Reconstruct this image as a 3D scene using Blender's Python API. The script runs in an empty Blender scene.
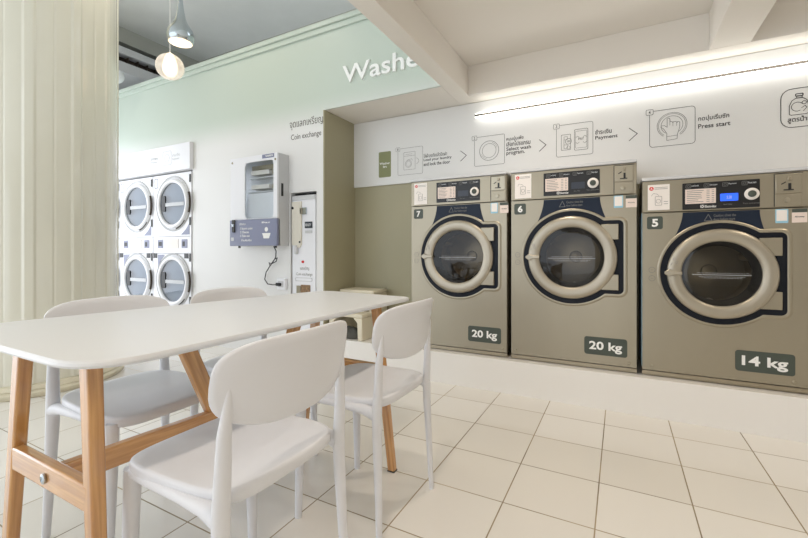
import bpy, bmesh, math, random
from mathutils import Vector, Matrix
random.seed(7)
sc = bpy.context.scene
COL = sc.collection
PI = math.pi
H = 1.03                      # camera height

# ------------------------------------------------------------------ materials
def srgb(c):
    return tuple(((v/255/12.92) if v/255 <= 0.04045 else ((v/255+0.055)/1.055)**2.4) for v in c)

def mat(name, rgb, rough=0.5, metal=0.0, coat=0.0, spec=0.5, bump=0.0, bscale=60.0, var=0.0, vscale=3.0, emit=None, estr=0.0, stretch=(1, 1, 1)):
    m = bpy.data.materials.new(name); m.use_nodes = True
    nt = m.node_tree; b = nt.nodes['Principled BSDF']
    c = srgb(rgb)
    b.inputs['Base Color'].default_value = (*c, 1)
    b.inputs['Roughness'].default_value = rough
    b.inputs['Metallic'].default_value = metal
    b.inputs['Coat Weight'].default_value = coat
    b.inputs['Specular IOR Level'].default_value = spec
    if emit:
        b.inputs['Emission Color'].default_value = (*srgb(emit), 1)
        b.inputs['Emission Strength'].default_value = estr
    if bump or var:
        tc = nt.nodes.new('ShaderNodeTexCoord'); mp = nt.nodes.new('ShaderNodeMapping')
        mp.inputs['Scale'].default_value = stretch
        nt.links.new(tc.outputs['Object'], mp.inputs['Vector'])
    if var:
        n = nt.nodes.new('ShaderNodeTexNoise'); n.inputs['Scale'].default_value = vscale; n.inputs['Detail'].default_value = 4
        nt.links.new(mp.outputs[0], n.inputs['Vector'])
        r = nt.nodes.new('ShaderNodeMapRange'); r.inputs[1].default_value = .3; r.inputs[2].default_value = .7
        r.inputs[3].default_value = 1-var; r.inputs[4].default_value = 1+var*.4
        nt.links.new(n.outputs['Fac'], r.inputs[0])
        mx = nt.nodes.new('ShaderNodeVectorMath'); mx.operation = 'SCALE'; mx.inputs[0].default_value = c
        nt.links.new(r.outputs[0], mx.inputs['Scale']); nt.links.new(mx.outputs[0], b.inputs['Base Color'])
    if bump:
        n2 = nt.nodes.new('ShaderNodeTexNoise'); n2.inputs['Scale'].default_value = bscale; n2.inputs['Detail'].default_value = 5
        nt.links.new(mp.outputs[0], n2.inputs['Vector'])
        bp = nt.nodes.new('ShaderNodeBump'); bp.inputs['Strength'].default_value = bump; bp.inputs['Distance'].default_value = .004
        nt.links.new(n2.outputs['Fac'], bp.inputs['Height']); nt.links.new(bp.outputs[0], b.inputs['Normal'])
    return m

M = {}
M['white_paint'] = mat('white_paint', (236, 234, 229), .55, bump=.05, bscale=40)
M['ceiling_paint'] = mat('ceiling_paint', (239, 234, 226), .6, bump=.05, bscale=30)
M['grey_paint'] = mat('grey_paint', (224, 226, 222), .7, var=.04)
M['dark_paint'] = mat('dark_paint', (178, 179, 170), .7, var=.05)
M['olive'] = mat('olive_paint', (172, 166, 138), .45, var=.03, vscale=2)
M['fascia'] = mat('fascia_print', (233, 233, 231), .32)
M['plinth'] = mat('plinth_tile', (240, 237, 232), .25)
M['steel'] = mat('brushed_steel', (163, 155, 137), .36, metal=.75, var=.05, vscale=2.5, stretch=(1, 1, .15))
M['steel_light'] = mat('satin_door_ring', (174, 166, 150), .36, metal=.7)
M['steel_dark'] = mat('drum_steel', (168, 158, 138), .35, metal=.85)
M['steel_pol'] = mat('polished_steel', (172, 164, 146), .3, metal=.8)
M['chrome'] = mat('chrome', (190, 198, 204), .09, metal=1.0)
M['navy'] = mat('navy_gasket', (10, 16, 27), .45, spec=.25)
M['blue_apron'] = mat('navy_film', (18, 31, 50), .45, spec=.3)
M['black'] = mat('black_plastic', (22, 22, 24), .35)
M['black_print'] = mat('black_ink', (46, 46, 46), .6)
M['soft_ink'] = mat('soft_ink', (92, 88, 82), .6)
M['dryer_drum'] = mat('dryer_drum', (88, 100, 108), .5)
M['grey_print'] = mat('grey_ink', (120, 120, 118), .6)
M['faint_print'] = mat('faint_ink', (150, 148, 146), .6)
M['pale_print'] = mat('pale_ink', (205, 208, 212), .6)
M['white_print'] = mat('white_ink', (245, 245, 242), .6)
M['red_print'] = mat('red_ink', (214, 52, 50), .6)
M['sticker'] = mat('sticker_paper', (240, 234, 228), .5)
M['sticker_pink'] = mat('sticker_pinkish', (232, 216, 206), .5)
M['sticker_blue'] = mat('sticker_blue', (150, 200, 222), .5)
M['badge'] = mat('green_grey_badge', (70, 78, 70), .45)
M['lcd'] = mat('blue_display', (40, 90, 235), .3, emit=(50, 105, 255), estr=.8)
M['lcd_off'] = mat('dim_display', (48, 54, 66), .3)
M['film'] = mat('blue_protective_film', (150, 180, 195), .35)
M['rubber'] = mat('dark_rubber', (40, 40, 40), .5)
M['plastic'] = mat('white_plastic', (226, 227, 231), .38, spec=.45)
M['table_white'] = mat('white_laminate', (221, 222, 223), .35)
M['cream_plastic'] = mat('cream_plastic', (226, 218, 196), .45)
M['appliance'] = mat('white_enamel', (240, 241, 246), .3)
M['appliance_grey'] = mat('light_grey_enamel', (206, 207, 209), .4)
M['lav'] = mat('lavender_grey_panel', (133, 138, 164), .4)
M['cream_cover'] = mat('cream_cover', (226, 221, 208), .4)
M['green_label'] = mat('green_label', (138, 142, 100), .5)
M['column'] = mat('cream_column', (228, 225, 209), .14, coat=.6, var=.02, vscale=1.5)
M['base_stone'] = mat('cream_stone', (224, 216, 192), .4, var=.12, vscale=8, bump=.15, bscale=30)
M['letter'] = mat('white_letter', (248, 250, 248), .4)
M['dark'] = mat('gap_shade', (38, 38, 36), .7)  # near-black that paints the shade in the changer's recess
M['grille'] = mat('dark_grille', (58, 48, 38), .6)
M['lamp_warm'] = mat('warm_diffuser', (255, 240, 214), .5, emit=(255, 226, 190), estr=2.2)
M['lamp_white'] = mat('white_tube', (255, 255, 255), .5, emit=(245, 250, 255), estr=3.5)
M['led'] = mat('led_diffuser', (255, 255, 250), .5, emit=(255, 252, 240), estr=2.5)
M['alu'] = mat('aluminium', (140, 140, 132), .4, metal=.6)
M['picture'] = mat('tray_picture', (150, 118, 84), .5, var=.6, vscale=40)

def wood(name):
    m = bpy.data.materials.new(name); m.use_nodes = True; nt = m.node_tree; b = nt.nodes['Principled BSDF']
    tc = nt.nodes.new('ShaderNodeTexCoord'); mp = nt.nodes.new('ShaderNodeMapping'); mp.inputs['Scale'].default_value = (1, 1, 1)
    nt.links.new(tc.outputs['UV'], mp.inputs['Vector'])
    n = nt.nodes.new('ShaderNodeTexNoise'); n.inputs['Scale'].default_value = 3; n.inputs['Detail'].default_value = 8; n.inputs['Distortion'].default_value = .4
    nt.links.new(mp.outputs[0], n.inputs['Vector'])
    cr = nt.nodes.new('ShaderNodeValToRGB')
    cr.color_ramp.elements[0].position = .32; cr.color_ramp.elements[0].color = (*srgb((178, 120, 60)), 1)
    cr.color_ramp.elements[1].position = .68; cr.color_ramp.elements[1].color = (*srgb((216, 162, 96)), 1)
    nt.links.new(n.outputs['Fac'], cr.inputs[0]); nt.links.new(cr.outputs[0], b.inputs['Base Color'])
    b.inputs['Roughness'].default_value = .3; b.inputs['Coat Weight'].default_value = 1.0; b.inputs['Coat Roughness'].default_value = .12; b.inputs['Coat IOR'].default_value = 1.7
    return m
M['wood'] = wood('oak_lacquer')

def floor_mat():
    m = bpy.data.materials.new('glossy_floor_tiles'); m.use_nodes = True; nt = m.node_tree; b = nt.nodes['Principled BSDF']
    L = nt.links.new
    tc = nt.nodes.new('ShaderNodeTexCoord'); sp = nt.nodes.new('ShaderNodeSeparateXYZ'); L(tc.outputs['Object'], sp.inputs[0])
    T = .342
    def axis(out, off):
        a = nt.nodes.new('ShaderNodeMath'); a.operation = 'SUBTRACT'; L(out, a.inputs[0]); a.inputs[1].default_value = off
        d = nt.nodes.new('ShaderNodeMath'); d.operation = 'DIVIDE'; L(a.outputs[0], d.inputs[0]); d.inputs[1].default_value = T
        f = nt.nodes.new('ShaderNodeMath'); f.operation = 'FRACT'; L(d.outputs[0], f.inputs[0])
        fl = nt.nodes.new('ShaderNodeMath'); fl.operation = 'FLOOR'; L(d.outputs[0], fl.inputs[0])
        s = nt.nodes.new('ShaderNodeMath'); s.operation = 'SUBTRACT'; L(f.outputs[0], s.inputs[0]); s.inputs[1].default_value = .5
        ab = nt.nodes.new('ShaderNodeMath'); ab.operation = 'ABSOLUTE'; L(s.outputs[0], ab.inputs[0])
        return ab.outputs[0], fl.outputs[0]
    ax, fx = axis(sp.outputs[0], -.082); ay, fy = axis(sp.outputs[1], 1.655)
    mx = nt.nodes.new('ShaderNodeMath'); mx.operation = 'MAXIMUM'; L(ax, mx.inputs[0]); L(ay, mx.inputs[1])
    mr = nt.nodes.new('ShaderNodeMapRange'); mr.inputs[1].default_value = .4905; mr.inputs[2].default_value = .4945; L(mx.outputs[0], mr.inputs[0])
    cmb = nt.nodes.new('ShaderNodeCombineXYZ'); L(fx, cmb.inputs[0]); L(fy, cmb.inputs[1])
    wn = nt.nodes.new('ShaderNodeTexWhiteNoise'); wn.noise_dimensions = '2D'; L(cmb.outputs[0], wn.inputs['Vector'])
    tile = nt.nodes.new('ShaderNodeMix'); tile.data_type = 'RGBA'
    tile.inputs['A'].default_value = (*srgb((229, 225, 217)), 1); tile.inputs['B'].default_value = (*srgb((237, 234, 228)), 1)
    L(wn.outputs['Value'], tile.inputs['Factor'])
    ns = nt.nodes.new('ShaderNodeTexNoise'); ns.inputs['Scale'].default_value = 2.2; ns.inputs['Detail'].default_value = 6; L(tc.outputs['Object'], ns.inputs['Vector'])
    gr = nt.nodes.new('ShaderNodeValToRGB'); L(ns.outputs['Fac'], gr.inputs[0])
    gr.color_ramp.elements[0].position = .35; gr.color_ramp.elements[0].color = (*srgb((120, 108, 88)), 1)
    gr.color_ramp.elements[1].position = .65; gr.color_ramp.elements[1].color = (*srgb((176, 158, 126)), 1)
    mixc = nt.nodes.new('ShaderNodeMix'); mixc.data_type = 'RGBA'
    L(mr.outputs[0], mixc.inputs['Factor']); L(tile.outputs['Result'], mixc.inputs['A']); L(gr.outputs[0], mixc.inputs['B'])
    L(mixc.outputs['Result'], b.inputs['Base Color'])
    rr = nt.nodes.new('ShaderNodeMapRange'); L(mr.outputs[0], rr.inputs[0]); rr.inputs[3].default_value = .16; rr.inputs[4].default_value = .7
    L(rr.outputs[0], b.inputs['Roughness'])
    bp = nt.nodes.new('ShaderNodeBump'); bp.invert = True; bp.inputs['Strength'].default_value = .35; bp.inputs['Distance'].default_value = .002
    L(mr.outputs[0], bp.inputs['Height'])
    L(bp.outputs[0], b.inputs['Normal'])
    return m
M['floor'] = floor_mat()

def green_wall_mat():                      # sage paint above, white below, their soft blend standing in for lens glare
    m = bpy.data.materials.new('sage_over_white_paint'); m.use_nodes = True; nt = m.node_tree; b = nt.nodes['Principled BSDF']
    L = nt.links.new
    tc = nt.nodes.new('ShaderNodeTexCoord'); sp = nt.nodes.new('ShaderNodeSeparateXYZ'); L(tc.outputs['Object'], sp.inputs[0])
    r = nt.nodes.new('ShaderNodeMapRange'); r.interpolation_type = 'SMOOTHSTEP'; L(sp.outputs[2], r.inputs[0])
    r.inputs[1].default_value = 2.12; r.inputs[2].default_value = 2.48
    mix = nt.nodes.new('ShaderNodeMix'); mix.data_type = 'RGBA'; L(r.outputs[0], mix.inputs['Factor'])
    mix.inputs['A'].default_value = (*srgb((231, 231, 230)), 1); mix.inputs['B'].default_value = (*srgb((197, 209, 198)), 1)
    L(mix.outputs['Result'], b.inputs['Base Color']); b.inputs['Roughness'].default_value = .4
    return m
M['green_wall'] = green_wall_mat()

def glass_mat(name, tint, refl_rough=.02, ior=1.5):
    m = bpy.data.materials.new(name); m.use_nodes = True; nt = m.node_tree
    nt.nodes.remove(nt.nodes['Principled BSDF']); out = nt.nodes['Material Output']; L = nt.links.new
    t = nt.nodes.new('ShaderNodeBsdfTransparent'); t.inputs[0].default_value = (*tint, 1)
    g = nt.nodes.new('ShaderNodeBsdfGlossy'); g.inputs['Roughness'].default_value = refl_rough
    lw = nt.nodes.new('ShaderNodeLayerWeight'); lw.inputs['Blend'].default_value = .5
    pw = nt.nodes.new('ShaderNodeMath'); pw.operation = 'POWER'; L(lw.outputs['Facing'], pw.inputs[0]); pw.inputs[1].default_value = 4
    f = nt.nodes.new('ShaderNodeMapRange'); f.inputs[3].default_value = ((ior-1)/(ior+1))**2; f.inputs[4].default_value = .9; L(pw.outputs[0], f.inputs[0])
    mx = nt.nodes.new('ShaderNodeMixShader'); L(f.outputs[0], mx.inputs[0]); L(t.outputs[0], mx.inputs[1]); L(g.outputs[0], mx.inputs[2])
    L(mx.outputs[0], out.inputs['Surface'])
    return m
M['door_glass'] = glass_mat('tinted_door_glass', (.52, .50, .46))
def milky():
    m = glass_mat('frosted_globe', (.95, .96, .97)); nt = m.node_tree; L = nt.links.new; out = nt.nodes['Material Output']
    prev = out.inputs['Surface'].links[0].from_socket
    tl = nt.nodes.new('ShaderNodeBsdfTranslucent'); tl.inputs[0].default_value = (.95, .95, .94, 1); df = nt.nodes.new('ShaderNodeBsdfDiffuse'); df.inputs[0].default_value = (.9, .9, .9, 1)
    a = nt.nodes.new('ShaderNodeMixShader'); L(tl.outputs[0], a.inputs[1]); L(df.outputs[0], a.inputs[2])
    b = nt.nodes.new('ShaderNodeMixShader'); b.inputs[0].default_value = .45; L(prev, b.inputs[1]); L(a.outputs[0], b.inputs[2]); L(b.outputs[0], out.inputs['Surface'])
    return m
M['frosted_glass'] = milky()
M['clear_glass'] = glass_mat('clear_glass', (.92, .94, .95))
M['dryer_glass'] = glass_mat('dryer_glass', (.40, .45, .5), ior=1.65)

# ------------------------------------------------------------------ mesh helpers
class MB:
    def __init__(s): s.bm = bmesh.new()
    def box(s, x0, x1, y0, y1, z0, z1):
        v = [s.bm.verts.new(p) for p in ((x0,y0,z0),(x1,y0,z0),(x1,y1,z0),(x0,y1,z0),(x0,y0,z1),(x1,y0,z1),(x1,y1,z1),(x0,y1,z1))]
        for f in ((0,3,2,1),(4,5,6,7),(0,1,5,4),(1,2,6,5),(2,3,7,6),(3,0,4,7)): s.bm.faces.new([v[i] for i in f])
        return s
    def loops(s, rings, closed=True, cap0=True, cap1=True):
        R = [[s.bm.verts.new(p) for p in r] for r in rings]
        n = len(R[0])
        for a, b in zip(R, R[1:]):
            for i in range(n if closed else n-1):
                j = (i+1) % n
                s.bm.faces.new((a[i], a[j], b[j], b[i]))
        if cap0: s.bm.faces.new(R[0][::-1])
        if cap1: s.bm.faces.new(R[-1])
        return s
    def tube(s, pts, r, n=14, sx=1.0, up=None):
        pts = [Vector(p) for p in pts]
        if not hasattr(r, '__len__'): r = [r]*len(pts)
        rings = []; prev = None
        for i, p in enumerate(pts):
            d = (pts[min(i+1, len(pts)-1)] - pts[max(i-1, 0)]).normalized()
            ref = Vector(up) if up else (prev if prev is not None else (Vector((1,0,0)) if abs(d.x) < .9 else Vector((0,1,0))))
            a = (ref - d*ref.dot(d)).normalized(); b = d.cross(a); prev = a
            rings.append([p + a*(math.cos(2*PI*k/n)*r[i]*sx) + b*(math.sin(2*PI*k/n)*r[i]) for k in range(n)])
        return s.loops(rings)
    def lathe(s, prof, c=(0,0,0), axis='z', n=48, cap0=False, cap1=False):
        rings = []
        for r, h in prof:
            ring = []
            for k in range(n):
                a = 2*PI*k/n
                if axis == 'z': p = (c[0]+r*math.cos(a), c[1]+r*math.sin(a), c[2]+h)
                else: p = (c[0]+r*math.cos(a), c[1]+h, c[2]+r*math.sin(a))
                ring.append(p)
            rings.append(ring)
        return s.loops(rings, cap0=cap0, cap1=cap1)
    def prism_y(s, pts, y0, y1):             # polygon in x,z pushed along y
        return s.loops([[(x, y0, z) for x, z in pts], [(x, y1, z) for x, z in pts]])
    def prism_z(s, pts, z0, z1):
        return s.loops([[(x, y, z0) for x, y in pts], [(x, y, z1) for x, y in pts]])
    def band_y(s, outer, inner, y0, y1):     # flat frame between two outlines of equal count
        n = len(outer)
        r = [[(x, y0, z) for x, z in outer], [(x, y0, z) for x, z in inner], [(x, y1, z) for x, z in inner], [(x, y1, z) for x, z in outer]]
        R = [[s.bm.verts.new(p) for p in q] for q in r]
        for k in range(4):
            a, b = R[k], R[(k+1) % 4]
            for i in range(n):
                j = (i+1) % n; s.bm.faces.new((a[i], a[j], b[j], b[i]))
        return s
    def stroke(s, pts, w, y, closed=False, t=.0012):    # ink line in the x,z plane
        n = len(pts)
        for i in range(n if closed else n-1):
            a, b = Vector(pts[i]), Vector(pts[(i+1) % n]); d = b-a
            if d.length < 1e-6: continue
            d.normalize(); q = Vector((-d.y, d.x))*w/2; e = d*w*.35
            P = [a-e+q, b+e+q, b+e-q, a-e-q]
            s.prism_y([(p.x, p.y) for p in P], y-t, y)
        return s
    def build(s, name, m, parent=None, bevel=0, seg=2, loc=None, smooth=True, ang=38, rot=None):
        bmesh.ops.recalc_face_normals(s.bm, faces=s.bm.faces)
        me = bpy.data.meshes.new(name); s.bm.to_mesh(me); s.bm.free()
        if smooth:
            me.shade_smooth(); me.set_sharp_from_angle(angle=math.radians(ang))
        me.materials.append(M[m] if isinstance(m, str) else m)
        o = bpy.data.objects.new(name, me); COL.objects.link(o)
        if parent: o.parent = parent
        if loc: o.location = loc
        if rot: o.rotation_euler = rot
        if bevel:
            b = o.modifiers.new('bevel', 'BEVEL'); b.width = bevel; b.segments = seg; b.limit_method = 'ANGLE'; b.angle_limit = math.radians(40)
            b.harden_normals = False
        return o

def circ(cx, cz, r, n=40, a0=0, a1=2*PI, end=False):
    k = n if not end else n-1
    return [(cx+r*math.cos(a0+(a1-a0)*i/k), cz+r*math.sin(a0+(a1-a0)*i/k)) for i in range(n)]
def rrect(x0, x1, z0, z1, r, n=6):
    P = []
    for cx, cz, a in ((x1-r, z1-r, 0), (x0+r, z1-r, PI/2), (x0+r, z0+r, PI), (x1-r, z0+r, 1.5*PI)):
        for i in range(n): P.append((cx+r*math.cos(a+PI/2*i/(n-1)), cz+r*math.sin(a+PI/2*i/(n-1))))
    return P

def thing(name, label, cat, loc=(0,0,0), rz=0, group=None):
    o = bpy.data.objects.new(name, None); COL.objects.link(o); o.empty_display_size = .1
    o.location = loc; o.rotation_euler = (0, 0, rz); o['label'] = label; o['category'] = cat
    if group: o['group'] = group
    return o
def tag(o, label, cat, group=None):
    o['label'] = label; o['category'] = cat
    if group: o['group'] = group
    return o
def struct(o, label=None):
    o['kind'] = 'structure'
    if label: o['label'] = label
    return o
def copy_thing(r, loc, label, rz=None):
    c = r.copy(); COL.objects.link(c); c.location = loc; c['label'] = label
    if rz is not None: c.rotation_euler = (0, 0, rz)
    def rec(src, dst):
        for ch in src.children:
            k = ch.copy(); COL.objects.link(k); k.parent = dst; rec(ch, k)
    rec(r, c)
    return c

def text(name, body, m, parent, x0, x1, z0, z1, y, bold=0.0, depth=.0012, shear=0.0, label=None, flip=False):
    """letters as a mesh in the x,z plane at y, stretched into the measured rectangle"""
    cu = bpy.data.curves.new('t', 'FONT'); cu.body = body; cu.extrude = .5; cu.offset = bold; cu.shear = shear; cu.resolution_u = 3
    cu.align_x = 'LEFT'
    t = bpy.data.objects.new('t', cu); COL.objects.link(t)
    dg = bpy.context.evaluated_depsgraph_get(); dg.update()
    me = bpy.data.meshes.new_from_object(t.evaluated_get(dg))
    bpy.data.objects.remove(t); bpy.data.curves.remove(cu)
    xs = [v.co.x for v in me.vertices]; ys = [v.co.y for v in me.vertices]
    ax, bx, ay, by = min(xs), max(xs), min(ys), max(ys)
    for v in me.vertices:
        u = (v.co.x-ax)/(bx-ax); w = (v.co.y-ay)/(by-ay); d = v.co.z
        v.co = (x0+(x1-x0)*u, y-depth*(.5+d), z0+(z1-z0)*w)
    me.name = name; me.materials.clear(); me.materials.append(M[m])
    o = bpy.data.objects.new(name, me); COL.objects.link(o); o.parent = parent
    if label: o['label'] = label
    return o

# ------------------------------------------------------------------ setting
YG, YN, ZS, ZC = 2.93, 3.42, 2.323, 2.564       # green wall, niche back, soffit, lower ceiling
XO = -2.39                                      # olive side of the niche
ZP = .238                                       # plinth top
YW = 2.99                                       # washer fronts
ZU = 4.0                                        # upper ceiling

struct(MB().box(-8.5, 3.4, -4.5, YG, -.08, 0).build('floor', 'floor'), 'glossy white square floor tiles with brown grout')
pl = MB().box(XO, 3.4, YG, YN+.03, -.08, ZP)
for x in (-1.83, -1.189, -.541, .132, .807, 1.46): pl.box(x-.0015, x+.0015, YG-.0006, YG, 0, ZP)
struct(pl.build('trim_1', 'plinth', bevel=.004), 'white tiled plinth under the washers')
struct(MB().box(XO, 3.4, YN, YN+.05, ZP, ZS+.3).build('wall_back', 'olive'), 'olive back wall of the washer niche')
struct(MB().box(XO-.014, XO, YG, YN, 0, ZS).build('wall_niche', 'olive'), 'olive side wall of the washer niche')
# wall with the dryers and coin machine let into it
HX0, HX1, HZ1 = -2.80, -2.482, 1.588            # hole for the coin machine
DX0, DX1, DZ1 = -6.56, -4.285, 1.955            # hole for the dryers
ZT = 3.075
wl = MB()
XE = XO-.014
wl.box(-7.5, DX0, YG, YG+.1, 0, ZT); wl.box(DX0, DX1, YG, YG+.1, DZ1, ZT); wl.box(DX1, HX0, YG, YG+.1, 0, ZT)
wl.box(HX0, HX1, YG, YG+.1, HZ1, ZT); wl.box(HX1, XE, YG, YG+.1, 0, ZT); wl.box(XE, -1.242, YG, YG+.02, ZS, ZT)
struct(wl.build('wall_middle', 'green_wall', smooth=False), 'sage green and white wall holding the dryers')
struct(MB().box(-7.5, -1.242, YG-.035, YG+.13, ZT, ZT+.045).box(-7.5, -1.242, YG-.018, YG, ZT-.05, ZT).build('trim_2', 'green_wall', bevel=.006), 'pale green ledge along the top of the wall')
struct(MB().box(XE, -1.242, YG+.02, YN+.05, ZS, ZS+.06).build('ceiling_niche', 'ceiling_paint'), 'white soffit over the niche')
# lower ceiling with beams
struct(MB().box(-1.242, 3.4, -4.5, YN+.05, ZC, ZC+.08).build('ceiling', 'ceiling_paint'), 'white lower ceiling over the washers')
struct(MB().box(-1.242, -1.114, -4.5, YN, ZS, ZC).build('trim_3', 'ceiling_paint', bevel=.004), 'white ceiling beam beside the green wall')
struct(MB().box(-1.114, 3.4, 3.22, YN, ZS, ZC).build('trim_4', 'ceiling_paint', bevel=.004), 'white ceiling beam along the washer wall')
struct(MB().box(.505, .715, -4.5, 3.22, ZS, ZC).build('trim_5', 'ceiling_paint', bevel=.004), 'white ceiling beam above the fifth washer')
struct(MB().box(-1.242, -1.2, -4.5, YG, ZC+.08, ZU).build('trim_6', 'white_paint'))
# upper space
struct(MB().box(-8.5, -1.2, -4.5, 4.15, ZU, ZU+.08).build('ceiling_upper', 'grey_paint'), 'grey high ceiling')
struct(MB().box(-8.5, -1.2, 4.1, 4.2, 0, ZU).build('wall_rear', 'dark_paint'), 'grey wall beyond the partition')
struct(MB().box(-6.75, -6.65, 1.0, 4.1, 2.7, ZU).build('wall_left', 'dark_paint'), 'grey wall on the left under the high ceiling')
struct(MB().box(-6.65, -5.83, 1.0, 4.1, 3.80, ZU).build('trim_7', 'dark_paint'))
struct(MB().box(3.4, 3.5, -4.5, YN+.05, -.08, ZC+.08).build('wall_right', 'white_paint'))
struct(MB().box(.2, 3.4, -4.6, -4.5, 0, ZU).box(-1.242, .2, -4.6, -4.5, 2.3, ZU).build('wall_front_unseen', 'white_paint'))  # unseen behind the camera; right part made solid to cut daylight on the washers

# fluted column
def column():
    cx, cy, R = -4.15, 1.5, .52
    n = 720; nf = 12; pts = []
    for k in range(n):
        a = 2*PI*k/n; u = (a*nf/(2*PI)) % 1
        d = 0
        q = min(u, .30-u)                                  # narrow raised rib with soft shoulders
        if q > 0: d = .010*min(1, q/.07)**2*(3-2*min(1, q/.07))
        elif .62 < u < .68: d = -.003*math.sin((u-.62)/.06*PI)
        pts.append((cx+(R+d)*math.cos(a), cy+(R+d)*math.sin(a)))
    t = MB().prism_z(pts, .09, ZU)
    o = struct(t.build('column', 'column', ang=60), 'cream fluted round column')
    o['label'] = 'cream glossy fluted round column'
    b = MB().lathe([(.50, 0), (.56, 0), (.575, .02), (.575, .035), (.56, .05), (.565, .06), (.555, .085), (.50, .092)], c=(cx, cy, 0), n=96)
    struct(b.build('trim_8', 'base_stone'), 'cream stone ring at the foot of the column')
column()

# ------------------------------------------------------------------ washers
def outline(cx, cz, R, xr, z0, z1, rc, n=70):
    a1 = math.asin((z1-cz)/R); a0 = math.asin((z0-cz)/R)
    P = []
    P += [(cx+R*math.cos(a1)+(xr-rc-cx-R*math.cos(a1))*i/6, z1) for i in range(6)]
    P += [(xr-rc+rc*math.sin(PI/2*i/6), z1-rc+rc*math.cos(PI/2*i/6)) for i in range(7)]
    P += [(xr, z1-rc+(z0-z1+2*rc)*i/8) for i in range(1, 8)]
    P += [(xr-rc+rc*math.cos(PI/2*i/6), z0+rc-rc*math.sin(PI/2*i/6)) for i in range(7)]
    P += [(xr-rc+(cx+R*math.cos(a0)-xr+rc)*i/6, z0) for i in range(1, 6)]
    aa, bb = a0, a1-2*PI
    P += [(cx+R*math.cos(aa+(bb-aa)*i/n), cz+R*math.sin(aa+(bb-aa)*i/n)) for i in range(n)]
    return P
def radial(P, cx, cz, r):
    return [(cx+r*math.cos(math.atan2(z-cz, x-cx)), cz+r*math.sin(math.atan2(z-cz, x-cx))) for x, z in P]
def rect_ring(x0, x1, z0, z1, cx, cz, n=64):
    A = sorted([2*PI*i/n-PI for i in range(n)] + [math.atan2(z-cz, x-cx) for x in (x0, x1) for z in (z0, z1)])
    P = []
    for a in A:
        dx, dz = math.cos(a), math.sin(a); t = 1e9
        if dx > 1e-9: t = min(t, (x1-cx)/dx)
        if dx < -1e-9: t = min(t, (x0-cx)/dx)
        if dz > 1e-9: t = min(t, (z1-cz)/dz)
        if dz < -1e-9: t = min(t, (z0-cz)/dz)
        P.append((cx+dx*t, cz+dz*t))
    return P

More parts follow.
